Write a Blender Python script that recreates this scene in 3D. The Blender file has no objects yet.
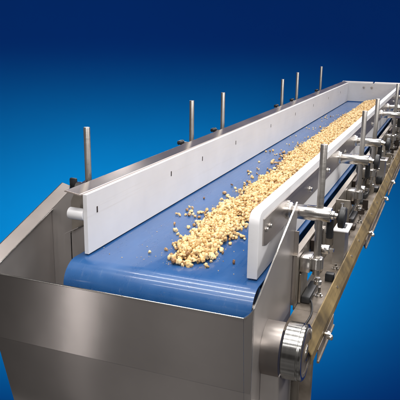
import bpy, bmesh, math, random
import numpy as np
from mathutils import Vector, Matrix
random.seed(7); rng = np.random.default_rng(7)
S = bpy.context.scene
COL = S.collection
PI = math.pi

# ------------------------------------------------------------------ materials
def newmat(name):
    m = bpy.data.materials.new(name); m.use_nodes = True
    nt = m.node_tree; b = nt.nodes['Principled BSDF']
    return m, nt, b
def N(nt, t, **k):
    n = nt.nodes.new(t)
    for a, v in k.items(): setattr(n, a, v)
    return n
def coords(nt, scale):
    g = N(nt, 'ShaderNodeNewGeometry'); mp = N(nt, 'ShaderNodeMapping')
    mp.inputs['Scale'].default_value = scale
    nt.links.new(g.outputs['Position'], mp.inputs['Vector']); return mp.outputs['Vector']
def noise(nt, vec, scale, detail=3, rough=.6):
    n = N(nt, 'ShaderNodeTexNoise'); n.inputs['Scale'].default_value = scale
    n.inputs['Detail'].default_value = detail; n.inputs['Roughness'].default_value = rough
    nt.links.new(vec, n.inputs['Vector']); return n.outputs['Fac']
def ramp(nt, fac, a, b, p0=.3, p1=.7):
    r = N(nt, 'ShaderNodeValToRGB'); e = r.color_ramp.elements
    e[0].position = p0; e[1].position = p1
    e[0].color = (*a, 1) if len(a) == 3 else a; e[1].color = (*b, 1) if len(b) == 3 else b
    nt.links.new(fac, r.inputs['Fac']); return r.outputs['Color']
def maprange(nt, fac, a, b, f0=.3, f1=.7):
    r = N(nt, 'ShaderNodeMapRange')
    r.inputs['From Min'].default_value = f0; r.inputs['From Max'].default_value = f1
    r.inputs['To Min'].default_value = a; r.inputs['To Max'].default_value = b
    nt.links.new(fac, r.inputs['Value']); return r.outputs['Result']
def bump(nt, b, h, strength, dist=.001):
    n = N(nt, 'ShaderNodeBump'); n.inputs['Strength'].default_value = strength; n.inputs['Distance'].default_value = dist
    nt.links.new(h, n.inputs['Height']); nt.links.new(n.outputs['Normal'], b.inputs['Normal'])

def steel(name, base, base2, r0, r1, brush=(3, 3, 400), bstr=.25, blotch=9, metallic=1.0):
    m, nt, b = newmat(name)
    v = coords(nt, brush); f = noise(nt, v, 1, 4, .6)
    vb = coords(nt, (1, 1, 1)); g = noise(nt, vb, blotch, 4, .55)
    nt.links.new(ramp(nt, g, base, base2), b.inputs['Base Color'])
    mx = N(nt, 'ShaderNodeMath', operation='ADD'); mx.inputs[1].default_value = 0
    a1 = maprange(nt, f, r0, r1); a2 = maprange(nt, g, -.03, .04)
    nt.links.new(a1, mx.inputs[0]); nt.links.new(a2, mx.inputs[1])
    nt.links.new(mx.outputs[0], b.inputs['Roughness'])
    b.inputs['Metallic'].default_value = metallic
    bump(nt, b, f, bstr, .0006)
    return m
M = {}
M['sheet'] = steel('brushed_steel_sheet', (.47, .44, .43), (.74, .70, .68), .29, .29, (1.2, 1.2, 60), .0, 4)
nt = M['sheet'].node_tree; tg = N(nt, 'ShaderNodeTangent', direction_type='RADIAL', axis='Z'); b = nt.nodes['Principled BSDF']
nt.links.new(tg.outputs['Tangent'], b.inputs['Tangent']); b.inputs['Anisotropic'].default_value = .9; b.inputs['Anisotropic Rotation'].default_value = .25
[nt.links.remove(l) for l in list(b.inputs['Roughness'].links)]; b.inputs['Roughness'].default_value = .24
cr_ = b.inputs['Base Color'].links[0].from_node.color_ramp.elements; cr_[0].position = 0; cr_[1].position = 1
hb_ = noise(nt, coords(nt, (1, 1, 1)), 5, 2, .4); bump(nt, b, hb_, .22, .004)
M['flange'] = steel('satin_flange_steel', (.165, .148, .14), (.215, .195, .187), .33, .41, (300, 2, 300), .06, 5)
M['sheet_side'] = steel('brushed_steel_side_sheet', (.41, .385, .375), (.50, .47, .455), .36, .46, (300, 4, 4), .1, 6, .78)
M['rail'] = steel('satin_steel_rail', (.47, .43, .405), (.56, .52, .49), .30, .38, (300, 2, 300), .06, 5)
M['frame'] = steel('frame_steel', (.36, .33, .29), (.46, .42, .37), .34, .48, (300, 6, 300), .2)
M['tan'] = steel('tarnished_steel', (.12, .09, .05), (.36, .26, .115), .40, .58, (200, 8, 200), .2, 11, .6)
M['ledge'] = steel('dull_stained_steel', (.13, .105, .08), (.33, .29, .25), .40, .6, (60, 8, 60), .2, 13, .75)
M['darksteel'] = steel('dark_fixing_steel', (.06, .05, .045), (.11, .09, .08), .4, .55, (100, 100, 100), .1)
M['drum'] = steel('drum_steel', (.50, .50, .49), (.60, .60, .58), .15, .22, (120, 3, 3), .05, 5)
M['endrail'] = steel('pale_steel', (.62, .60, .58), (.72, .70, .68), .40, .46, (3, 300, 300), .05, 5, .7)
M['toprail'] = steel('polished_rail_steel', (.40, .35, .325), (.47, .42, .39), .19, .22, (200, 2, 200), .02, 5, .82)
M['bar'] = steel('turned_steel', (.62, .60, .57), (.74, .72, .70), .16, .26, (900, 20, 20), .15)
M['chrome'] = steel('bright_steel', (.70, .68, .65), (.80, .79, .77), .08, .17, (500, 10, 10), .12)
M['post'] = steel('post_steel', (.42, .40, .38), (.54, .52, .50), .32, .45, (10, 10, 500), .15)

m, nt, b = newmat('white_plastic')
v = coords(nt, (1, 1, 1)); g = noise(nt, v, 7, 4); sc = noise(nt, coords(nt, (60, 6, 160)), 1, 4, .7)
nt.links.new(ramp(nt, g, (.63, .63, .65), (.69, .69, .71)), b.inputs['Base Color'])
nt.links.new(maprange(nt, sc, .34, .52), b.inputs['Roughness'])
src = b.inputs['Base Color'].links[0].from_socket
rb = noise(nt, coords(nt, (30, 1.6, 90)), 1, 4, .65); mx = N(nt, 'ShaderNodeMix', data_type='RGBA'); mx.inputs['B'].default_value = (.50, .47, .44, 1)
nt.links.new(src, mx.inputs['A']); nt.links.new(maprange(nt, rb, 0, .45, .58, .80), mx.inputs['Factor']); nt.links.new(mx.outputs['Result'], b.inputs['Base Color'])
b.inputs['Subsurface Weight'].default_value = .08; b.inputs['Subsurface Radius'].default_value = (.01, .01, .01)
b.inputs['Specular IOR Level'].default_value = .45
bump(nt, b, sc, .2, .0008); M['white'] = m

m, nt, b = newmat('blue_belt')
g = noise(nt, coords(nt, (1, .35, 1)), 16, 5, .65); f = noise(nt, coords(nt, (1, .02, 1)), 120, 3)
nt.links.new(ramp(nt, g, (.011, .070, .215), (.019, .090, .255)), b.inputs['Base Color'])
a1 = maprange(nt, g, .24, .33); a2 = maprange(nt, f, -.02, .05)
ad = N(nt, 'ShaderNodeMath', operation='ADD'); nt.links.new(a1, ad.inputs[0]); nt.links.new(a2, ad.inputs[1])
nt.links.new(ad.outputs[0], b.inputs['Roughness'])
b.inputs['Specular IOR Level'].default_value = .6
b.inputs['Coat Weight'].default_value = .35; b.inputs['Coat Roughness'].default_value = .07
hb = noise(nt, coords(nt, (.5, 1, 1)), 45, 3)
bump(nt, b, hb, .25, .001); M['belt'] = m
# scuffs along the travel direction and a film of food dust
src = b.inputs['Base Color'].links[0].from_socket
sc_ = noise(nt, coords(nt, (220, 5, 30)), 1, 4, .65); mk = noise(nt, coords(nt, (1, .5, 1)), 9, 3, .6)
ml = N(nt, 'ShaderNodeMath', operation='MULTIPLY'); nt.links.new(maprange(nt, sc_, 0, 1, .60, .74), ml.inputs[0]); nt.links.new(maprange(nt, mk, 0, .55, .48, .68), ml.inputs[1])
mx = N(nt, 'ShaderNodeMix', data_type='RGBA'); mx.inputs['B'].default_value = (.16, .22, .34, 1)
nt.links.new(src, mx.inputs['A']); nt.links.new(ml.outputs[0], mx.inputs['Factor'])
du = noise(nt, coords(nt, (1, 1, 1)), 420, 2, .5); m2 = N(nt, 'ShaderNodeMix', data_type='RGBA'); m2.inputs['B'].default_value = (.42, .34, .24, 1)
nt.links.new(mx.outputs['Result'], m2.inputs['A']); nt.links.new(maprange(nt, du, 0, .5, .70, .78), m2.inputs['Factor'])
nt.links.new(m2.outputs['Result'], b.inputs['Base Color'])

m, nt, b = newmat('black_rubber')
g = noise(nt, coords(nt, (1, 1, 1)), 60)
nt.links.new(ramp(nt, g, (.008, .009, .011), (.02, .022, .025)), b.inputs['Base Color'])
b.inputs['Roughness'].default_value = .42; M['black'] = m

def food(name, c0, c1, c2):
    m, nt, b = newmat(name)
    g = N(nt, 'ShaderNodeNewGeometry'); oi = N(nt, 'ShaderNodeObjectInfo')
    ad = N(nt, 'ShaderNodeMath', operation='ADD'); nt.links.new(g.outputs['Random Per Island'], ad.inputs[0]); nt.links.new(oi.outputs['Random'], ad.inputs[1])
    fr = N(nt, 'ShaderNodeMath', operation='FRACT'); nt.links.new(ad.outputs[0], fr.inputs[0])
    r = N(nt, 'ShaderNodeValToRGB'); el = r.color_ramp.elements
    el[0].position = 0; el[0].color = (*c0, 1); el[1].position = 1; el[1].color = (*c2, 1)
    e = el.new(.12); e.color = (*c1, 1); e = el.new(.6); e.color = (*[(p + q) / 2 for p, q in zip(c1, c2)], 1)
    nt.links.new(fr.outputs[0], r.inputs['Fac'])
    tx = noise(nt, coords(nt, (1, 1, 1)), 240, 3, .6)
    mx = N(nt, 'ShaderNodeMix', data_type='RGBA'); mx.inputs['B'].default_value = (.33, .15, .04, 1)
    nt.links.new(r.outputs['Color'], mx.inputs['A']); nt.links.new(maprange(nt, tx, 0, .5, .60, .8), mx.inputs['Factor'])
    nt.links.new(mx.outputs['Result'], b.inputs['Base Color'])
    b.inputs['Roughness'].default_value = .34
    b.inputs['Subsurface Weight'].default_value = .06; b.inputs['Subsurface Radius'].default_value = (.006, .003, .001)
    bump(nt, b, noise(nt, coords(nt, (1, 1, 1)), 500, 2), .5, .001)
    return m
M['food'] = food('toasted_piece', (.27, .14, .06), (.60, .38, .15), (.86, .65, .35))
M['foodbrown'] = food('browned_piece', (.14, .07, .035), (.26, .13, .065), (.62, .42, .22))

# ------------------------------------------------------------------ mesh helpers
def obj(name, bm, mat, parent=None, smooth=False, autos=None):
    me = bpy.data.meshes.new(name); bm.normal_update(); bm.to_mesh(me); bm.free()
    me.materials.append(mat)
    o = bpy.data.objects.new(name, me); COL.objects.link(o)
    if smooth:
        me.polygons.foreach_set('use_smooth', [True] * len(me.polygons))
        if autos is not None: me.set_sharp_from_angle(angle=math.radians(autos))
    if parent is not None:
        o.parent = parent
        w = Vector((0, 0, 0)); p = parent
        while p is not None: w += p.location; p = p.parent
        o.location = -w
    return o
def empty(name, loc, label, cat, group=None):
    o = bpy.data.objects.new(name, None); COL.objects.link(o); o.location = loc; o.empty_display_size = .1
    o['label'] = label; o['category'] = cat
    if group: o['group'] = group
    return o
def box(bm, x0, x1, y0, y1, z0, z1, bev=0.0, seg=2):
    vs = [bm.verts.new(p) for p in ((x0,y0,z0),(x1,y0,z0),(x1,y1,z0),(x0,y1,z0),(x0,y0,z1),(x1,y0,z1),(x1,y1,z1),(x0,y1,z1))]
    fs = [bm.faces.new([vs[i] for i in f]) for f in ((3,2,1,0),(4,5,6,7),(0,1,5,4),(1,2,6,5),(2,3,7,6),(3,0,4,7))]
    if bev > 0:
        ed = list({e for f in fs for e in f.edges})
        bmesh.ops.bevel(bm, geom=ed, offset=bev, segments=seg, affect='EDGES', profile=.5)
def cyl(bm, p, axis, r, L, seg=32, r2=None, bev=0.0, caps=True):
    """cylinder from p along unit axis, length L"""
    ax = Vector(axis).normalized(); q = Vector((0, 0, 1)).rotation_difference(ax).to_matrix()
    p = Vector(p); r2 = r if r2 is None else r2
    prof = [(r, 0), (r2, L)]
    if bev > 0: prof = [(r - bev, 0), (r - .3 * bev, .3 * bev), (r, bev), (r2, L - bev), (r2 - .3 * bev, L - .3 * bev), (r2 - bev, L)]
    rings = []
    for rr, h in prof:
        rings.append([bm.verts.new(p + q @ Vector((rr * math.cos(2*PI*i/seg), rr * math.sin(2*PI*i/seg), h))) for i in range(seg)])
    for a, b in zip(rings, rings[1:]):
        for i in range(seg): bm.faces.new((a[i], a[(i+1) % seg], b[(i+1) % seg], b[i]))
    if caps:
        bm.faces.new(rings[0][::-1]); bm.faces.new(rings[-1])
def lathe(bm, p, axis, prof, seg=40):
    ax = Vector(axis).normalized(); q = Vector((0, 0, 1)).rotation_difference(ax).to_matrix(); p = Vector(p); rings = []
    for h, rr in prof:
        rings.append([bm.verts.new(p + q @ Vector((rr*math.cos(2*PI*i/seg), rr*math.sin(2*PI*i/seg), h))) for i in range(seg)])
    for a, b in zip(rings, rings[1:]):
        for i in range(seg): bm.faces.new((a[i], a[(i+1) % seg], b[(i+1) % seg], b[i]))
    bm.faces.new(rings[0][::-1]); bm.faces.new(rings[-1])
def prism(bm, pts, off):
    """polygon pts (3-D, planar) extruded by vector off"""
    off = Vector(off); a = [bm.verts.new(p) for p in pts]; b = [bm.verts.new(Vector(p) + off) for p in pts]
    n = len(pts); bm.faces.new(a[::-1]); bm.faces.new(b)
    for i in range(n): bm.faces.new((a[i], a[(i+1) % n], b[(i+1) % n], b[i]))
    bmesh.ops.recalc_face_normals(bm, faces=bm.faces[:])
def B(): return bmesh.new()
def bevel_all(bm, w, seg=2, ang=30):
    ed = [e for e in bm.edges if len(e.link_faces) == 2 and e.calc_face_angle(0) > math.radians(ang)]
    bmesh.ops.bevel(bm, geom=ed, offset=w, segments=seg, affect='EDGES', profile=.5)
def hexbolt(name, p, axis, mat, parent, r=.006, h=.005, washer=True):
    bm = B(); a = Vector(axis).normalized()
    if washer: cyl(bm, p, a, r * 1.35, .0015, 24)
    cyl(bm, Vector(p) + a * .0013, a, r, h, 6, bev=.0008)
    return obj(name, bm, mat, parent, True, 25)

# ------------------------------------------------------------------ conveyor
BX0, BX1 = -.018, .437           # belt edges
YF = 4.0                         # far end
conv = empty('belt_conveyor', (.21, 2.0, -.17), 'long stainless steel belt conveyor with blue belt, white side guards and clamped posts', 'conveyor')

# belt : closed loop round the nose roller and the far roller
bm = B(); r = .055; yc, zc = -.016, -.055; prof = []
for i in range(0, 25):
    a = PI / 2 + PI * i / 24; prof.append((yc + r * math.cos(a), zc + r * math.sin(a)))
n = 40; yb0, yb1 = yc, YF
for i in range(1, n): prof.append((yb0 + (yb1 - yb0) * i / n, zc - r + .004 * math.sin(PI * i / n)))
for i in range(0, 17):
    a = -PI / 2 + PI * i / 16; prof.append((yb1 + r * math.cos(a), zc + r * math.sin(a)))
for i in range(1, n): prof.append((yb1 + (yb0 - yb1) * i / n, 0 - .0006 * (i % 2)))
t = .003
def offs(prof, t):
    out = []; L = len(prof)
    for i, (y, z) in enumerate(prof):
        y0, z0 = prof[i-1]; y1, z1 = prof[(i+1) % L]; d = Vector((y1-y0, z1-z0)).normalized(); out.append((y - (-d.y) * -t if False else y + (-d.y) * t, z + d.x * t))
    return out
inn = offs(prof, t); nx = 10
L = len(prof)
def ring(pf): return [[bm.verts.new((BX0 + (BX1-BX0) * j / nx, y, z)) for j in range(nx + 1)] for y, z in pf]
ro, ri = ring(prof), ring(inn)
for i in range(L):
    k = (i + 1) % L
    for j in range(nx):
        bm.faces.new((ro[i][j], ro[i][j+1], ro[k][j+1], ro[k][j])); bm.faces.new((ri[i][j+1], ri[i][j], ri[k][j], ri[k][j+1]))
    bm.faces.new((ro[i][0], ro[k][0], ri[k][0], ri[i][0])); bm.faces.new((ro[k][nx], ro[i][nx], ri[i][nx], ri[k][nx]))
bmesh.ops.recalc_face_normals(bm, faces=bm.faces[:])
obj('belt', bm, M['belt'], conv, True, 50)

# rollers inside the belt
for y in (yc, YF):
    bm = B(); cyl(bm, (BX0 + .006, y, zc), (1, 0, 0), .0505, BX1 - BX0 - .012, 40, bev=.003)
    ro_ = obj('roller', bm, M['bar'], conv, True, 30)
    bm = B(); cyl(bm, (BX0 - .002, y, zc), (1, 0, 0), .012, BX1 - BX0 + .014, 24); obj('shaft', bm, M['chrome'], ro_, True, 30)
# slider bed under the belt
bm = B(); box(bm, .01, .41, .07, YF - .08, -.03, -.0045, .001); obj('slider_bed', bm, M['frame'], conv)

# white guards -------------------------------------------------------------
def guard(x0, x1, y0, y1, H, name='side_guard'):
    bm = B(); box(bm, x0, x1, y0, y1, .004, H)
    # a few loops so the board bows very slightly
    bevel_all(bm, .0018, 2)
    return obj(name, bm, M['white'], conv, True, 30)
gl = guard(-.002, .0085, 0, YF, .150)
slots_y = [.045, .48, .74, 1.10, 1.62, 2.12, 2.6, 3.1, 3.6]
for y in slots_y:       # slots in the left board: raised boxes, their shade put in as dark colour
    bm = B(); zz = .104
    box(bm, .0075, .0092, y - .0026, y + .0026, zz - .0075, zz + .0075); bevel_all(bm, .0007, 2)
    obj('bolt', bm, M['darksteel'], gl, True, 40)
# right board: thin lower sheet plus thicker upper lip, front end chamfered
bm = B()
y1r = 3.99
pts = [(.402, .006, .004), (.402, .006, .126), (.402, .009, .139), (.402, .017, .149), (.402, .030, .153), (.402, y1r, .153), (.402, y1r, .004)]
prism(bm, pts, (.0235, 0, 0)); bevel_all(bm, .0014, 3)
gr = obj('side_guard', bm, M['white'], conv, True, 40)
# end board
bm = B(); box(bm, .0005, .4015, YF - .004, YF + .01, .004, .150); bevel_all(bm, .0018, 2)
ge = obj('end_guard', bm, M['white'], conv, True, 30)
for x in (.130, .192): hexbolt('bolt', (x, YF - .004, .118), (0, -1, 0), M['post'], ge, .007, .006)

# steel backing plate on the right board, cut on the slant at its near end
bm = B()
prism(bm, [(.4258, .036, .074), (.4258, .036, .1335), (.4258, y1r, .1335), (.4258, y1r, .066), (.4258, .060, .066)], (.003, 0, 0))
bevel_all(bm, .0006, 1)
bp = obj('backing_plate', bm, M['rail'], conv)
for y in (.052, .082): hexbolt('bolt', (.4287, y, .106), (1, 0, 0), M['post'], bp, .0045, .004)
for y in (.51, .79, 1.15, 1.62, 2.0, 2.6, 3.2): hexbolt('bolt', (.4287, y, .092), (1, 0, 0), M['chrome'], bp, .0065, .006)

# steel top rail behind the left board and across the far end -----------------
bm = B()
def railpiece(bm, y0, y1):
    prism(bm, [(-.0024, y0, .1485), (-.0024, y0, .1535), (-.041, y0, .1590), (-.046, y0, .1565), (-.0435, y0, .1550), (-.006, y0, .1500)], (0, y1 - y0, 0))
railpiece(bm, -.012, YF + .06); prism(bm, [(-.0460, .07, .1560), (-.0460, .07, .118), (-.0436, .07, .118), (-.0436, .07, .1548)], (0, YF - .01, 0)); bevel_all(bm, .0005, 1)
tr = obj('top_rail', bm, M['toprail'], conv)
bm = B()
prism(bm, [(-.05, YF + .0105, .1485), (-.05, YF + .0105, .1545), (-.05, YF + .060, .1600), (-.05, YF + .062, .118), (-.05, YF + .0595, .118), (-.05, YF + .0575, .1565)], (.245, 0, 0))
obj('end_rail', bm, M['endrail'], conv)
bm = B()
prism(bm, [(.207, YF + .0105, .1485), (.207, YF + .0105, .1545), (.207, YF + .060, .1600), (.207, YF + .062, .118), (.207, YF + .0595, .118), (.207, YF + .0575, .1565)], (.24, 0, 0))
obj('end_rail', bm, M['endrail'], conv)
bm = B(); box(bm, .196, .2065, YF + .012, YF + .05, .140, .1525, .001); obj('notch_block', bm, M['black'], conv)  # black block set in the dark notch between the end rails

# left side frame -------------------------------------------------------------
bm = B(); box(bm, -.052, -.048, .10, YF + .06, -.15, .1175, .0008); box(bm, -.0475, -.030, .10, YF + .06, -.15, -.146)
obj('side_frame', bm, M['frame'], conv)
# nose support plates seen behind the near end of the left board
bm = B(); prism(bm, [(-.062, .040, .118), (-.044, .040, .1535), (-.003, .040, .148), (-.003, .040, .035), (-.062, .040, .035)], (0, .003, 0)); obj('support_plate', bm, M['frame'], conv)
bm = B(); cyl(bm, (-.046, .010, .098), (1, 0, 0), .0145, .043, 32, bev=.0015); obj('spacer', bm, M['white'], conv, True, 30)
bm = B()
prism(bm, [(-.060, .030, .040), (-.020, .030, .062), (-.020, .030, -.010), (-.034, .030, -.045), (-.060, .030, -.06)], (0, .003, 0))
prism(bm, [(-.060, .030, .042), (-.0575, .030, .042), (-.0575, .030, -.08), (-.060, .030, -.08)], (0, .09, 0))
prism(bm, [(-.060, .006, .044), (-.022, .006, .064), (-.022, .034, .062), (-.060, .034, .042)], (0, 0, .002))
obj('support_bracket', bm, M['sheet_side'], conv)

# right side frame : web with windows, top lip, ledge, tarnished outer rail -----
WX0, WX1 = .4655, .4695
Y0R, Y1R = .20, YF + .05
stations_r = [.255, 1.0, 1.40, 2.40, 2.78, 3.50]
windows = [(.325, .455), (1.16, 1.24), (1.66, 1.76), (2.58, 2.70)]
zt, zb = -.002, -.142
bm = B()
segs = []; y = Y0R
for a, c in windows:
    box(bm, WX0, WX1, y, a, zb, zt); box(bm, WX0, WX1, a, c, -.034, zt); box(bm, WX0, WX1, a, c, zb, -.128); y = c
box(bm, WX0, WX1, y, Y1R, zb, zt)
bmesh.ops.remove_doubles(bm, verts=bm.verts[:], dist=1e-5)
box(bm, .4535, .4697, Y0R, Y1R, zt + .0003, zt + .0032, .0004, 1)
fr = obj('side_frame', bm, M['frame'], conv)
bm = B(); y = Y0R
for a, c in windows:
    pass
box(bm, .4705, .5335, y, Y1R, zb, zb + .004)
obj('frame_ledge', bm, M['ledge'], conv)
for y in (.232, .98, 1.38, 2.38):
    bm = B()
    box(bm, .4702, .4760, y, y + .080, -.136, -.058, .0012, 1); box(bm, .4702, .4850, y + .235, y + .262, -.136, -.006, .0012, 1)
    box(bm, .4702, .4820, y + .0805, y + .2345, -.136, -.124, .0012, 1)
    obj('window_frame', bm, M['frame'], fr)
    bm = B(); box(bm, .4765, .5000, y + .004, y + .120, -.1365, -.118, .004); obj('rubber_pad', bm, M['black'], fr, True, 30)
bm = B(); prism(bm, [(.5345, .0, -.118), (.5375, .0, -.118), (.556, .0, -.146), (.556, .0, -.168), (.553, .0, -.168), (.553, .0, -.147), (.5345, .0, -.121)], (0, Y1R, 0))
bevel_all(bm, .0004, 1)
rl = obj('outer_rail', bm, M['tan'], conv)
# slotted strip hanging outside the rail, with wing bolts
for (a, c) in ((.06, .26), (.90, 1.55), (1.70, 2.6)):
    bm = B(); box(bm, .5565, .5620, a, c, -.196, -.190, .0006, 1); box(bm, .5565, .5585, a, c, -.1895, -.162, .0004, 1)
    obj('rail_strip', bm, M['ledge'], conv)
for y in (.135, .97, 1.50, 1.84, 2.5):
    bm = B(); cyl(bm, (.5570, y, -.158), (1, 0, 0), .005, .016, 16, bev=.0006)
    cyl(bm, (.5655, y, -.158), (1, 0, 0), .0085, .004, 6)
    q = obj('wing_bolt', bm, M['chrome'], rl, True, 30)
    bm = B(); lathe(bm, (.571, y - .002, -.170), (.2, .25, 1), [(0, .003), (.001, .0062), (.006, .0068), (.012, .0045), (.0135, .002)], 20)
    obj('wing', bm, M['chrome'], q, True, 40)
# dark gusset under the outer rail
bm = B(); prism(bm, [(.5535, .86, -.168), (.5535, .97, -.168), (.5535, .93, -.205)], (.004, 0, 0)); obj('gusset', bm, M['black'], conv)
# small screws on the ledge and rail
for y in (.36, .62, .78, 1.12, 1.3, 1.7, 2.0, 2.3, 2.9):
    bm = B(); cyl(bm, (.545, y, -.1318), (.8, 0, .6), .0042, .0045, 6); obj('bolt', bm, M['post'], rl)

# posts, clamp bars, knobs ---------------------------------------------------
def post(name, x, y, z0, z1, r=.0085):
    bm = B(); cyl(bm, (x, y, z0), (0, 0, 1), r, z1 - z0, 28, bev=.0012); return obj(name, bm, M['post'], conv, True, 30)
def knob(x, y, z, s, par, tilt=0):
    bm = B(); ax = (s, 0, tilt)
    lathe(bm, (x, y, z), ax, [(0, .008), (.004, .010), (.006, .0235), (.008, .0262), (.018, .0262), (.0205, .0240), (.0225, .012), (.0228, .002)], 36)
    return obj('knob', bm, M['black'], par, True, 35)
zs = [.104, .104, .100, .104, .10, .10]
ZB = .097
for i, y in enumerate(stations_r):
    xp = .507
    post('guide_post', xp, y, -.062, .268 + (.006 if i == 2 else 0))
    # crossbar: round stock with a milled flat on top
    bm = B(); seg = 40; rr = .0195
    y_b = y + .002
    def secring(x, s=1.0):
        vs = []
        for k in range(seg):
            a = 2 * PI * k / seg; yy = rr * s * math.cos(a); zz = min(rr * s * math.sin(a), .0150 * s); vs.append(bm.verts.new((x, y_b + yy, ZB + zz)))
        return vs
    rg = [secring(.4290, .95), secring(.4305), secring(.533), secring(.535, .93)]
    for a, c in zip(rg, rg[1:]):
        for k in range(seg): bm.faces.new((a[k], c[k], c[(k+1) % seg], a[(k+1) % seg]))
    bm.faces.new(rg[0]); bm.faces.new(rg[-1][::-1]); bmesh.ops.recalc_face_normals(bm, faces=bm.faces[:])
    cb = obj('clamp_bar', bm, M['bar'], conv, True, 35)
    bm = B(); lathe(bm, (.4288, y_b, ZB), (1, 0, 0), [(0, .024), (.004, .024), (.0045, .0208), (.010, .0205)], 32); obj('collar', bm, M['bar'], cb, True, 30)
    bm = B(); box(bm, .475, .500, y_b - .0045, y_b + .0045, ZB + .0140, ZB + .0175, .0007, 1); obj('key', bm, M['chrome'], cb)
    bm = B(); lathe(bm, (.5352, y_b, ZB - .001), (1, 0, -.06), [(0, .011), (.007, .0105), (.008, .007), (.019, .006)], 24); cp = obj('end_cap', bm, M['chrome'], cb, True, 30)
    knob(.548, y_b + .002, ZB - .004, 1, cb, -.06)
    # lower clamp on the frame web that holds the post
    bm = B(); box(bm, .4705, .4960, y - .028, y + .028, -.050, -.012, .002)
    lathe(bm, (xp, y, -.046), (0, 0, 1), [(0, .0150), (.002, .0165), (.028, .0165), (.030, .0150)], 32)
    lc = obj('post_clamp', bm, M['bar'], conv, True, 30)
    bm = B(); lathe(bm, (.511, y + .012, -.092), (0, 0, 1), [(0, .008), (.001, .010), (.010, .010), (.011, .006), (.018, .006)], 20)
    obj('clamp_screw', bm, M['chrome'], lc, True, 30)
    # black second knob on the inner face, a little behind
    bm = B(); lathe(bm, (.486, y + .055, ZB - .045), (.9, .2, 0), [(0, .010), (.003, .0175), (.016, .0175), (.019, .010)], 28)
    obj('knob', bm, M['black'], lc, True, 35)
    # bracket box outside the web, beyond the post
    yy = y + .29
    if i not in (0, 2, 4): yy = None
    bm = B(); box(bm, .5000, .5330, (yy or 9), (yy or 9) + .08, -.1375, -.034); bevel_all(bm, .003, 2)
    if yy:
        bb = obj('bearing_block', bm, M['post'], conv, True, 30)
        bm = B(); box(bm, .4970, .5420, yy - .006, yy + .084, -.0335, -.0290, .0012)
        obj('block_cap', bm, M['rail'] if i else M['white'], bb, True, 30)
        bm = B(); box(bm, .511, .530, yy + .022, yy + .058, -.0288, -.0255, .001); obj('block_insert', bm, M['black'], bb)
    else: bm.free()
    # black grip hanging under the end of the bar and the dark stay behind it
    bm = B(); box(bm, .520, .537, y + .030, y + .044, .024, .086, .005, 3); obj('grip', bm, M['black'], cb, True, 40)
    bm = B(); prism(bm, [(.4712, y + .09, -.004), (.4712, y + .21, -.004), (.4712, y + .17, -.10), (.4712, y + .11, -.10)], (.012, 0, 0)); bevel_all(bm, .002, 2); obj('hinge_plate', bm, M['darksteel'], lc)
    bm = B(); cyl(bm, (.4832, y + .15, -.045), (1, 0, 0), .013, .030, 24, bev=.002); cyl(bm, (.5130, y + .15, -.045), (1, 0, 0), .006, .012, 6); obj('pivot_pin', bm, M['chrome'], lc, True, 30)
    # upright sleeve and strap
    ys = y + .46
    bm = B(); lathe(bm, (.494, ys, -.095), (0, 0, 1), [(0, .011), (.002, .0135), (.078, .0135), (.080, .011)], 28); cyl(bm, (.494, ys, -.0152), (0, 0, 1), .006, .022, 16)
    obj('upright_sleeve', bm, M['chrome'], conv, True, 30)
    bm = B(); box(bm, .4700, .5150, ys + .022, ys + .026, -.137, .012, .0006, 1); obj('stay_plate', bm, M['frame'], conv)

posts_l = [(.165, .281), (.875, .285), (1.21, .287), (2.19, .282), (2.55, .301), (3.29, .305)]
for i, (y, zt_) in enumerate(posts_l):
    xp = -.088
    post('guide_post', xp, y, -.06, zt_)
    bm = B(); cyl(bm, (-.123, y, .118), (1, 0, 0), .0155, .069, 28, bev=.001); cb = obj('clamp_bar', bm, M['bar'], conv, True, 30)
    bm = B(); lathe(bm, (-.096, y - .070, .128), (-.3, 0, 1), [(0, .005), (.008, .005), (.009, .0125), (.016, .014), (.022, .011), (.0235, .003)], 24)
    if i: obj('knob', bm, M['black'], cb, True, 35)
    else: bm.free()

# drive drum at the near right corner -----------------------------------------
DY, DZ, R1 = -.005, -.140, .062
bm = B()
lathe(bm, (.500, DY, DZ), (1, 0, 0), [(0, .052), (.0008, R1 - .003), (.003, R1), (.033, R1), (.0345, R1 - .0018), (.0360, R1 - .0018), (.0375, R1 - .0005), (.042, R1 - .0005), (.0445, R1 - .004), (.0447, R1 - .010), (.042, R1 - .013), (.042, .018), (.046, .017), (.048, .006)], 72)
dr = obj('drive_drum', bm, M['drum'], conv, True, 25)
bm = B(); lathe(bm, (.5422, DY, DZ), (1, 0, 0), [(0, R1 - .0085), (.0022, R1 - .0090), (.0026, R1 - .018), (.0012, R1 - .020), (.0012, .020), (.0032, .019), (.0036, .008)], 64)
obj('drum_cap', bm, M['ledge'], dr, True, 25)
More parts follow.
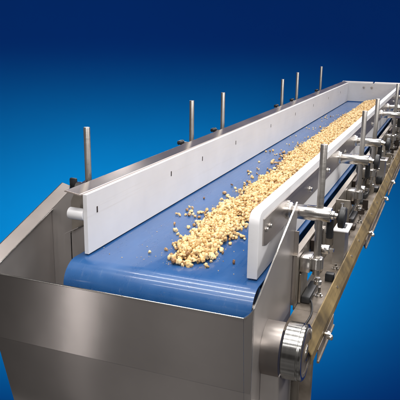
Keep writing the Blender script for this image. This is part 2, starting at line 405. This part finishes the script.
# odds and ends standing on the ledge of the right frame
r3 = random.Random(5)
y = .30
while y < 3.7:
    kx = r3.random(); x = r3.uniform(.484, .520)
    if kx < .35:
        bm = B(); h = r3.uniform(.02, .06); w_ = r3.uniform(.008, .016); box(bm, x - w_, x + w_, y, y + .004, -.1375, -.1375 + h, .0006, 1); box(bm, x - w_, x + w_, y + .0045, y + .022, -.1375, -.1345)
        obj('angle_bracket', bm, M['frame'] if kx < .2 else M['darksteel'], conv)
    elif kx < .7:
        bm = B(); cyl(bm, (x, y, -.1376), (0, 0, 1), .010, .002, 20); cyl(bm, (x, y, -.1357), (0, 0, 1), .0065, .006, 6, bev=.0006); cyl(bm, (x, y, -.130), (0, 0, 1), .0035, r3.uniform(.006, .02), 12)
        obj('ledge_bolt', bm, M['bar'], conv, True, 30)
    else:
        bm = B(); box(bm, x - .012, x + .012, y, y + r3.uniform(.02, .05), -.1376, -.1376 + r3.uniform(.012, .035), .003); obj('terminal_box', bm, M['black'] if kx < .85 else M['darksteel'], conv, True, 30)
    y += r3.uniform(.045, .11)
def cable(pts, rad, name):
    cu = bpy.data.curves.new(name, 'CURVE'); cu.dimensions = '3D'; sp_ = cu.splines.new('NURBS'); sp_.points.add(len(pts) - 1); sp_.use_endpoint_u = True; sp_.order_u = 4
    for q_, p_ in zip(sp_.points, pts): q_.co = (*p_, 1)
    cu.bevel_depth = rad; cu.bevel_resolution = 3; t_ = bpy.data.objects.new(name, cu); COL.objects.link(t_)
    me = bpy.data.meshes.new_from_object(t_); bpy.data.objects.remove(t_); bm = B(); bm.from_mesh(me); return obj(name, bm, M['black'], conv, True)
cable([(.480, .24, -.125), (.490, .28, -.128), (.512, .22, -.134), (.520, .16, -.1345), (.512, .10, -.135), (.50, .06, -.16)], .0024, 'cable')
cable([(.476, .50, -.03), (.482, .58, -.05), (.486, .72, -.115), (.480, .95, -.12), (.486, 1.2, -.10), (.478, 1.45, -.05), (.49, 1.6, -.11), (.485, 2.0, -.125), (.480, 2.5, -.1)], .0028, 'cable')
# leg below the near end of the right frame
bm = B(); box(bm, .474, .512, .10, .14, -.95, -.1425, .002); obj('support_leg', bm, M['frame'], conv, True, 30)
bm = B(); box(bm, .524, .548, .04, .07, -.95, -.172, .002); obj('support_leg', bm, M['ledge'], conv, True, 30)
bm = B(); box(bm, .4705, .5335, .075, .199, -.142, -.138); obj('frame_ledge', bm, M['ledge'], conv)

# ------------------------------------------------------------------ discharge hopper
hop = empty('discharge_hopper', (.15, -.02, -.45), 'open brushed stainless steel hopper under the near end of the blue belt', 'hopper')
XL, XR, YH = -.168, .437, -.122
ZL, ZF, ZBt = -.0295, -.193, -.55
T = .0025
# front: upper sheet, folded lower sheet sloping back, thin rolled lip
bm = B()
def quad_sheet(bm, pts, off): prism(bm, pts, off)
k_in = (ZF - ZBt) * .12
quad_sheet(bm, [(XL, YH, ZL), (XR, YH, ZL), (XR + .006, YH, ZF), (XL - .014, YH, ZF)], (0, T, 0))
quad_sheet(bm, [(XL - .014, YH, ZF - .0003), (XR + .006, YH, ZF - .0003), (XR + .006, YH + 1.0 * k_in, ZBt), (XL - .014 + k_in, YH + 1.0 * k_in, ZBt)], (0, T, 0))
fw = obj('front_wall', bm, M['sheet'], hop)
bm = B(); cyl(bm, (XL - .002, YH + .0005, ZL + .0010), (1, 0, 0), .0020, XR - XL + .002, 16)
obj('rolled_lip', bm, M['chrome'], fw, True, 40)
# left wall with wide flange
def zL(y): return .002 + (y + .122) * .345       # inner edge height of the flange
bm = B()
yb = .092
prism(bm, [(-.157, YH + T + .0005, ZF), (-.157, YH + T + .0005, zL(YH)-.006), (-.157, yb, zL(yb) - .002), (-.157, yb, -.30), (-.157, YH + .1, -.45), (-.157, YH + .03, ZF - .09)], (-T, 0, 0))
lw = obj('side_wall', bm, M['sheet_side'], hop)
bm = B()   # lower outer skin on the left following the taper
prism(bm, [(XL - .008, YH + T + .001, ZF), (XL - .008 + k_in, YH + 1.0 * k_in + T + .001, ZBt), (XL - .008 + k_in, .16, ZBt), (XL - .008, .16, ZF)], (T, 0, 0))
obj('outer_skin', bm, M['sheet_side'], hop)
bm = B()   # upper left outer skin (fills the corner between the wall and lip)
prism(bm, [(XL - .004, YH + T + .001, ZF + .001), (XL - .002, YH + T + .001, ZL), (XL - .002, .19, zL(.19) - .02), (XL - .004, .19, ZF + .001)], (.0015, 0, 0))
obj('outer_skin', bm, M['sheet_side'], hop)
bm = B()
y0f, y1f = YH - .004, .196
def fl(y, x): return (x, y, zL(y) + (.004 if x < -.17 else 0))
fz = lambda x, y: zL(y) - .003 - (x + .155) * .26
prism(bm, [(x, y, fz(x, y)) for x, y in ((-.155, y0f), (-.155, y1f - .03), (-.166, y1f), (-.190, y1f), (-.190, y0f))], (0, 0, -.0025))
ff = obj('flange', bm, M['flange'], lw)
bm = B(); a_ = Vector((-.1545, y0f, fz(-.1545, y0f) - .0008)); b_ = Vector((-.1545, y1f - .03, fz(-.1545, y1f - .03) - .0008)); cyl(bm, a_, b_ - a_, .0016, (b_ - a_).length, 14); obj('rolled_edge', bm, M['chrome'], ff, True, 40)
bm = B()
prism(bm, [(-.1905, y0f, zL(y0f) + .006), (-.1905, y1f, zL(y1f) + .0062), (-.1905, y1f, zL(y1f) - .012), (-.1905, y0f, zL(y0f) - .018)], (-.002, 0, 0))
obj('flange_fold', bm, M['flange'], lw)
bm = B(); box(bm, -.172, -.150, .200, .210, .100, .132, .004); obj('rubber_stop', bm, M['black'], hop, True, 30)
# back panel facing the camera between the side wall and the conveyor
bm = B()
prism(bm, [(-.1600, yb + .001, zL(yb) - .005), (-.105, yb + .001, .121), (-.0665, yb + .001, .138), (-.0665, yb + .001, -.30), (-.1600, yb + .001, -.30)], (0, T, 0))
obj('back_panel', bm, M['sheet_side'], hop)
bm = B(); prism(bm, [(-.155, yb+.004, zL(yb)), (-.155, .1655, zL(.166)), (-.09, .1655, .146), (-.067, yb+.004, .139), (-.105, yb + .004, .122)], (0, 0, -.002)); obj('corner_plate', bm, M['rail'], hop)

# right wall: outside face seen past its slanted bright edge
XW = .455
def zR(y): return -.008 + (y + .117) * .394
bm = B()
pts = [(XW, -.117, -.008), (XW, .225, zR(.225)), (XW, .232, zR(.225) - .02), (XW, .212, -.02), (XW, .212, -.50), (XW, YH + 1.0 * k_in + .004, ZBt), (XW, -.117, ZF)]
prism(bm, pts, (.0025, 0, 0))
rw = obj('side_wall', bm, M['sheet_side'], hop)
bm = B()
prism(bm, [(XW - .0004, -.117, zR(-.117) + .0002), (XW + .0030, -.117, zR(-.117) + .0002), (XW + .0030, -.117, zR(-.117) + .0016), (XW - .0004, -.117, zR(-.117) + .0016)], (0, .342, .342 * .394))
obj('edge_trim', bm, M['chrome'], rw)
# corner piece between front wall and right wall
bm = B()
prism(bm, [(XR + .0003, YH + .0004, ZL), (XR + .0095, YH + .0004, ZL + .006), (XW + .002, YH + .0004, zR(-.117)), (XW + .002, YH + .0004, ZF), (XR + .0063, YH + .0004, ZF)], (0, .002, 0))
prism(bm, [(XR + .0062, YH + .0005, ZF - .0005), (XW + .002, -.1175, ZF - .0005), (XW + .002, YH + 1.0 * k_in + .004, ZBt), (XR + .0062, YH + 1.0 * k_in, ZBt)], (0, .002, 0))
obj('corner_piece', bm, M['sheet'], hop)
bm = B()
prism(bm, [(XR, YH - .0012, ZL + .0002), (XR + .0095, YH + .0003, ZL + .0062), (XW + .002, -.1192, zR(-.117)), (XW + .002, -.1192, zR(-.117) + .0024), (XR + .0085, YH + .0003, ZL + .0090), (XR, YH - .0012, ZL + .0026)], (0, .009, 0))
obj('rolled_lip', bm, M['chrome'], rw)
# flange folded outward at the rear edge of the right wall
bm = B(); box(bm, XW + .0028, XW + .0140, .2085, .2115, -.135, .060, .0006, 1); obj('folded_edge', bm, M['rail'], rw)
# half-round drum housing growing out of the wall
bm = B(); seg = 28; xa, xb = XW + .0028, .498
RH = R1 + .002
# sheet swept from the wall down over the drum
prof = [(0.0, xa)]
rows = []
for i in range(seg + 1):
    a = math.radians(-62 + 150 * i / seg)            # angle in YZ, from below-front to above
    rows.append((DY - RH * math.cos(a), DZ + RH * math.sin(a)))
vo = [[bm.verts.new((x, y, z)) for (y, z) in rows] for x in (xa, xb)]
for i in range(seg): bm.faces.new((vo[0][i], vo[1][i], vo[1][i+1], vo[0][i+1]))
g = bmesh.ops.solidify(bm, geom=bm.faces[:], thickness=.002)
bmesh.ops.recalc_face_normals(bm, faces=bm.faces[:])
obj('drum_housing', bm, M['rail'], hop, True, 40)
bm = B(); box(bm, XW + .003, .4975, -.052, -.049, -.50, -.182, .0005, 1); box(bm, .4955, .4985, -.049, .07, -.50, -.185, .0005, 1)
obj('lower_cover', bm, M['sheet_side'], hop)
bm = B(); box(bm, XW + .003, .4955, -.058, -.0525, -.262, -.256, .001, 1); obj('cover_edge', bm, M['chrome'], hop)

# ------------------------------------------------------------------ the product
def lump(sub, seed, rad=.0049):
    bm = B(); bmesh.ops.create_icosphere(bm, subdivisions=sub, radius=1)
    r_ = np.random.default_rng(seed)
    # a lump = a few bulges and dents
    dirs = r_.normal(size=(7, 3)); dirs /= np.linalg.norm(dirs, axis=1)[:, None]
    f3 = r_.uniform(3, 7, 5); amp = r_.uniform(-.5, .5, 7); sx = r_.uniform(.68, 1.3, 3)
    for v in bm.verts:
        p = np.array(v.co); s = 1 + sum(a * math.exp(-4 * (1 - float(p @ d))) for a, d in zip(amp, dirs))
        s *= 1 + .15 * math.sin(p[0] * f3[0] + f3[3]) * math.sin(p[1] * f3[1] + f3[4]) + .12 * math.sin(p[2] * f3[2] + p[0] * 4) + .035 * math.sin(p[0] * 17 + p[1] * 11) * math.sin(p[2] * 15)
        v.co = Vector(p * s * sx) * rad
    return bm
protos = []
for s in range(10):
    bm = lump(3, 100 + s); me = bpy.data.meshes.new('piece'); bm.to_mesh(me); bm.free()
    me.materials.append(M['food']); me.polygons.foreach_set('use_smooth', [True] * len(me.polygons)); protos.append(me)
protos_b = []
for me in protos[:5]:
    c = me.copy(); c.materials[0] = M['foodbrown']; protos_b.append(c)
low = []
for s in range(10):
    bm = lump(1, 300 + s); bm.verts.ensure_lookup_table()
    low.append((np.array([v.co[:] for v in bm.verts]), np.array([[v.index for v in f.verts] for f in bm.faces]))); bm.free()

LY = [.0, .064, .13, .219, .302, .423, .548, .641, .72, .835, .97, 1.126, 1.25, 1.449, 1.661, 2.126, 2.655, 3.175, 3.606, 4.0]
LX = [.22, .193, .182, .178, .170, .155, .152, .178, .170, .155, .166, .184, .160, .138, .144, .150, .140, .150, .155, .15]
RY = [.0, .035, .073, .153, .254, .396, .6, 4.0]; RX = [.24, .265, .290, .286, .282, .276, .290, .300]
def edges(y):
    l = np.interp(y, LY, LX); r = np.interp(y, RY, RX)
    w = .004 * math.sin(y * 31) + .006 * math.sin(y * 73 + 1) + .006 * math.sin(y * 147 + 2)
    return l + w, r + .5 * w
def height(x, y):
    l, r = edges(y); u = (x - l) / (r - l)
    if u < 0 or u > 1: return -1
    h = .026 * (4 * u * (1 - u)) ** .6
    h *= min(1, max(0, (y - .022) / .07)) ** .6 if y > .022 else 0
    h += .004 * math.sin(x * 90 + y * 40) * math.sin(y * 63)
    return h
CAM = np.array([.766, -1.201, .516])
items = []     # (x,y,z,scale,kind,layer)
sp = .0078; y = .030
row = 0
while y < 3.93:
    l, r = edges(y); x = l - .004 + (row % 2) * sp * .5
    while x < r + .004:
        jx, jy = rng.uniform(-.38, .38, 2) * sp; X, Yy = x + jx, y + jy; h = height(X, Yy)
        if h > -.5 and rng.random() < (.86 if h > .010 else .6):
            hh = max(h, .004); z = hh - .001 + rng.uniform(-.003, .003)
            s = rng.choice([.62, .8, .95, 1.1, 1.3]) * rng.uniform(.92, 1.08)
            items.append((X, Yy, max(z, .0040 * s), s, 0, 1))
            if hh > .013 : items.append((X + rng.uniform(-.003, .003), Yy + rng.uniform(-.003, .003), z - .0068, s, 0, 0))
        x += sp
    y += sp * .9; row += 1
# strays along the left edge of the heap (kind 1) and loose crumbs further out
strays = []
SA = [(0.088, 0.408), (0.073, 0.454), (0.067, 0.488), (0.092, 0.445), (0.108, 0.417), (0.122, 0.4), (0.116, 0.438), (0.119, 0.45), (0.096, 0.422), (0.098, 0.305), (0.123, 0.257), (0.141, 0.231), (0.155, 0.215), (0.109, 0.691), (0.129, 0.657), (0.126, 0.614), (0.14, 0.649), (0.093, 0.815), (0.135, 0.739), (0.119, 0.773), (0.137, 0.758), (0.127, 0.856), (0.148, 0.801), (0.093, 1.013), (0.09, 1.041), (0.125, 0.891), (0.118, 0.968), (0.063, 1.253), (0.104, 1.108), (0.118, 1.036), (0.168, 0.937), (0.118, 1.245), (0.115, 1.278), (0.13, 1.271), (0.306, 0.276), (0.315, 0.261), (0.297, 0.286), (0.285, 0.253), (0.134, 0.446), (0.128, 0.479), (0.144, 0.351), (0.162, 0.328), (.297, .040), (.300, .14)]
SB = [(0.04, 1.508), (0.113, 1.277), (0.087, 1.449), (0.141, 1.269), (0.147, 1.307), (0.102, 1.497), (0.127, 1.509), (0.078, 1.72), (0.027, 1.947), (0.122, 1.677), (0.113, 1.747), (0.053, 2.292), (0.106, 2.019), (0.131, 1.977), (0.099, 2.381), (0.029, 2.79), (0.061, 2.694), (0.035, 2.912), (0.098, 2.34), (0.132, 2.088), (0.157, 1.152), (0.159, 1.178), (0.174, 1.238), (0.147, 1.424), (0.124, 2.532), (0.161, 1.567), (0.119, 1.818), (0.077, 2.899), (0.099, 2.999)]
strays += [(.135, .075, 3), (.346, .089, 2), (.061, .403, 1), (.067, .607, 1)]
for n_, (px, py) in enumerate(SA):
    strays.append((px, py, 1 if n_ % 4 == 1 else 0))
    if n_ % 2 == 0: strays.append((px + rng.uniform(-.014, .014), py + rng.uniform(-.016, .016), 1 if rng.random() < .4 else 0))
for n_, (px, py) in enumerate(SB):
    strays.append((px, py, 1 if n_ % 2 else 0))
    for _ in range(2): strays.append((px + rng.normal(0, .014), py + rng.normal(0, .04), 1 if rng.random() < .55 else 0))
for _ in range(130):
    y = rng.uniform(.1, 3.7); l, r = edges(y); strays.append((l - rng.exponential(.007) - .002, y, 1 if rng.random() < .25 else 0))
for _ in range(14):
    y = rng.uniform(.08, .5); l, r = edges(y); strays.append((r + rng.exponential(.006) + .002, y, 0))
strays = [q_ for q_ in strays if .008 < q_[0] < .395]
def dist(p): return float(np.linalg.norm(np.array(p[:3]) - CAM))
n_ind = 300
stray_sorted = sorted(strays, key=lambda s: s[1])
n_str = min(len(stray_sorted), 170)
near_st, far_st = stray_sorted[:n_str], stray_sorted[n_str:]
top = sorted([it for it in items if it[5] == 1], key=dist)
under = [it for it in items if it[5] == 0]
near, rest = top[:n_ind - n_str], top[n_ind - n_str:] + under
def place(me, x, y, z, s, label, cat, group, name='toasted_piece'):
    o = bpy.data.objects.new(name, me); COL.objects.link(o)
    o.location = (x, y, z); o.rotation_euler = rng.uniform(0, 2 * PI, 3); o.scale = (s, s, s)
    o['label'] = label; o['category'] = cat
    if group: o['group'] = group
for i, (x, y, z, s, k, l_) in enumerate(near):
    place(protos[i % 10], x, y, z, s, 'golden toasted piece packed in the near end of the heap on the blue belt', 'food piece', 'toasted pieces at the near end of the heap')
for i, (x, y, k) in enumerate(near_st):
    s = rng.uniform(.75, 1.1)
    if k == 3: lab, gp = 'single toasted piece alone on bare belt left of the near end of the heap', None
    elif k == 2: lab, gp = 'lone dark brown piece on bare belt beside the front end of the right guard', None
    elif k == 1: lab, gp = 'browned dark piece lying loose on the bare belt outside the heap', 'dark pieces lying loose on the belt'
    else: lab, gp = 'pale golden piece lying loose on the bare belt outside the heap', 'golden pieces lying loose on the belt'
    if k == 2: s = 1.15
    place((protos_b[i % 5] if k in (1, 2) else protos[i % 10]), x, y, .0044 * s, s, lab, 'food piece', gp)
# everything beyond: one mass
rest += [(x, y, .0045, rng.uniform(.55, .85), 0, 1) for x, y, k in far_st]
V, F = [], []; base = 0
for i, (x, y, z, s, k, l_) in enumerate(rest):
    v, f = low[i % 10]
    q = rng.normal(size=4); q /= np.linalg.norm(q); a, b_, c, d = q
    Rm = np.array([[1-2*(c*c+d*d), 2*(b_*c-a*d), 2*(b_*d+a*c)], [2*(b_*c+a*d), 1-2*(b_*b_+d*d), 2*(c*d-a*b_)], [2*(b_*d-a*c), 2*(c*d+a*b_), 1-2*(b_*b_+c*c)]])
    V.append(v @ Rm.T * s + (x, y, z)); F.append(f + base); base += len(v)
V = np.concatenate(V); F = np.concatenate(F)
me = bpy.data.meshes.new('toasted_pieces_heap'); me.vertices.add(len(V)); me.vertices.foreach_set('co', V.ravel().astype(np.float32))
me.loops.add(F.size); me.loops.foreach_set('vertex_index', F.ravel().astype(np.int32))
me.polygons.add(len(F)); me.polygons.foreach_set('loop_start', np.arange(0, F.size, 3, dtype=np.int32))
me.polygons.foreach_set('use_smooth', np.ones(len(F), dtype=bool)); me.update(calc_edges=True); me.validate()
me.materials.append(M['food'])
o = bpy.data.objects.new('toasted_pieces_heap', me); COL.objects.link(o)
o['label'] = 'long heap of golden toasted pieces running away along the blue belt'; o['category'] = 'food pieces'; o['kind'] = 'stuff'
print('pieces', len(items), len(strays))

V, F = [], []; base = 0
for i in range(420):
    y = .02 + 3.8 * rng.random() ** 1.6; l, r = edges(y); x = rng.uniform(.012, .395) if rng.random() < .35 else (l - rng.exponential(.02) if rng.random() < .75 else r + rng.exponential(.012))
    if not .011 < x < .399: continue
    v, f = low[i % 10]; s = rng.uniform(.10, .26); V.append(v * s + (x, y, .0008)); F.append(f + base); base += len(v)
V = np.concatenate(V); F = np.concatenate(F)
me = bpy.data.meshes.new('crumbs'); me.from_pydata(V.tolist(), [], F.tolist()); me.materials.append(M['food'])
o = bpy.data.objects.new('crumbs', me); COL.objects.link(o)
o['label'] = 'tiny loose crumbs and dust scattered over the blue belt'; o['category'] = 'crumbs'; o['kind'] = 'stuff'

# ------------------------------------------------------------------ backdrop
m, nt, b = newmat('blue_backdrop')
g = noise(nt, coords(nt, (1, 1, 1)), 1.2, 3)
nt.links.new(ramp(nt, g, (.006, .104, .56), (.006, .108, .58)), b.inputs['Base Color'])
b.inputs['Roughness'].default_value = .95; b.inputs['Specular IOR Level'].default_value = 0
YAW = math.atan2(.354, .899)      # camera looks left of +Y
vd = Vector((-math.sin(YAW), math.cos(YAW), 0)); sd = Vector((math.cos(YAW), math.sin(YAW), 0))
WD = 9.0
C0 = Vector((.766, -1.201, 0)) + vd * WD
bm = B(); nxx, nz = 24, 24
gv = []
for j in range(nz + 1):
    z = -9 + 14 * j / nz
    gv.append([bm.verts.new(C0 + sd * (-6.5 + 13 * i / nxx) + vd * (-.012 * (-6.5 + 13 * i / nxx) ** 2) + Vector((0, 0, z))) for i in range(nxx + 1)])
for j in range(nz):
    for i in range(nxx): bm.faces.new((gv[j][i], gv[j][i+1], gv[j+1][i+1], gv[j+1][i]))
o = obj('backdrop', bm, m, None, True); o['kind'] = 'structure'

# ------------------------------------------------------------------ lights
def area(name, loc, target, sx, sy, power, color=(1, 1, 1), spread=180):
    l = bpy.data.lights.new(name, 'AREA'); l.shape = 'RECTANGLE'; l.size = sx; l.size_y = sy; l.energy = power; l.color = color; l.spread = math.radians(spread)
    o = bpy.data.objects.new(name, l); COL.objects.link(o); o.location = loc
    d = Vector(target) - Vector(loc); o.rotation_euler = d.to_track_quat('-Z', 'Y').to_euler(); return o
# overhead fluorescent tubes running across the conveyor
for y in (-2.6, -1.5, -.6, .35, 1.4, 2.6, 3.9):
    area('tube_lamp', (.2, y, 2.3), (.2, y, 0), 2.4, .07, 16, (1, .97, .94), 105)
# added soft light behind the camera to the right, no such lamp seen
area('soft_fill', (1.7, -3.0, 2.2), (.1, .4, 0), 1.2, .8, 26, (1, .96, .92), 110)
area('strip_lamp', (-.975, -1.74, -.4), (.06, -.12, -.4), 0.04, 1.8, .6, (1, .93, .90), 120)
# right side fill
area('side_lamp', (3.2, .6, 1.6), (.5, 1.2, 0), 2.5, .6, 18, (1, .97, .94), 90)
# added unseen soft panel high beyond the far end, for the belt's grey sheen
area('sheen_fill', (1.5, 6.2, 3.7), (.2, .8, 0), 4.2, 2.4, 52, (1, .96, .97), 90)
for k_, p_ in enumerate(((-2.43, 3.90, 1.22), (-2.02, 4.20, 1.08))):      # two small lamps up on the far left, mirrored in the top rail
    area('spot_lamp', p_, (-.03, .2, .155), .42 if k_ == 0 else .28, .10, .65, (1, .95, .92), 60)
# backdrop wash from below the conveyor
base_c = Vector((.766, -1.2, 0)) + vd * 1.2
area('wash_lamp', base_c - sd * .8 + Vector((0, 0, -2.9)), C0 - sd * .8 + Vector((0, 0, -2.75)), 6, .3, 190, (.08, .90, .38), 44)
# deep blue wash for the whole backdrop
area('blue_wash_lamp', base_c + Vector((0, 0, -4.6)), C0 + Vector((0, 0, -2.0)), 8, .3, 19, (.05, .01, 1), 110)

w = bpy.data.worlds.new('World'); S.world = w; w.use_nodes = True
nt = w.node_tree; bg = nt.nodes['Background']; bg.inputs['Strength'].default_value = 1
tc = N(nt, 'ShaderNodeTexCoord'); f = noise(nt, tc.outputs['Generated'], 2.6, 2, .5)      # dim random patches all round, added for reflections in the steel
nt.links.new(ramp(nt, f, (.025, .023, .022), (.26, .245, .235), .38, .66), bg.inputs['Color'])

# ------------------------------------------------------------------ camera
cam = bpy.data.cameras.new('camera'); co = bpy.data.objects.new('camera', cam); COL.objects.link(co)
RX_ = Vector((.929, -.108, .354)); RY_ = Vector((.369, .236, -.899)); RZ_ = Vector((.013, .966, .259))
mat3 = Matrix((RX_, RY_, RZ_))
co.matrix_world = Matrix.Translation((.766, -1.201, .516)) @ mat3.to_4x4()
co.rotation_mode = 'XYZ'; co.scale = (1, 1, 1)
cam.sensor_width = 36; cam.lens = 36 * 618.3 / 400; cam.clip_start = .02; cam.clip_end = 200
S.camera = co
S.view_settings.view_transform = 'Standard'; S.view_settings.look = 'None'; S.view_settings.exposure = 0; S.view_settings.gamma = 1
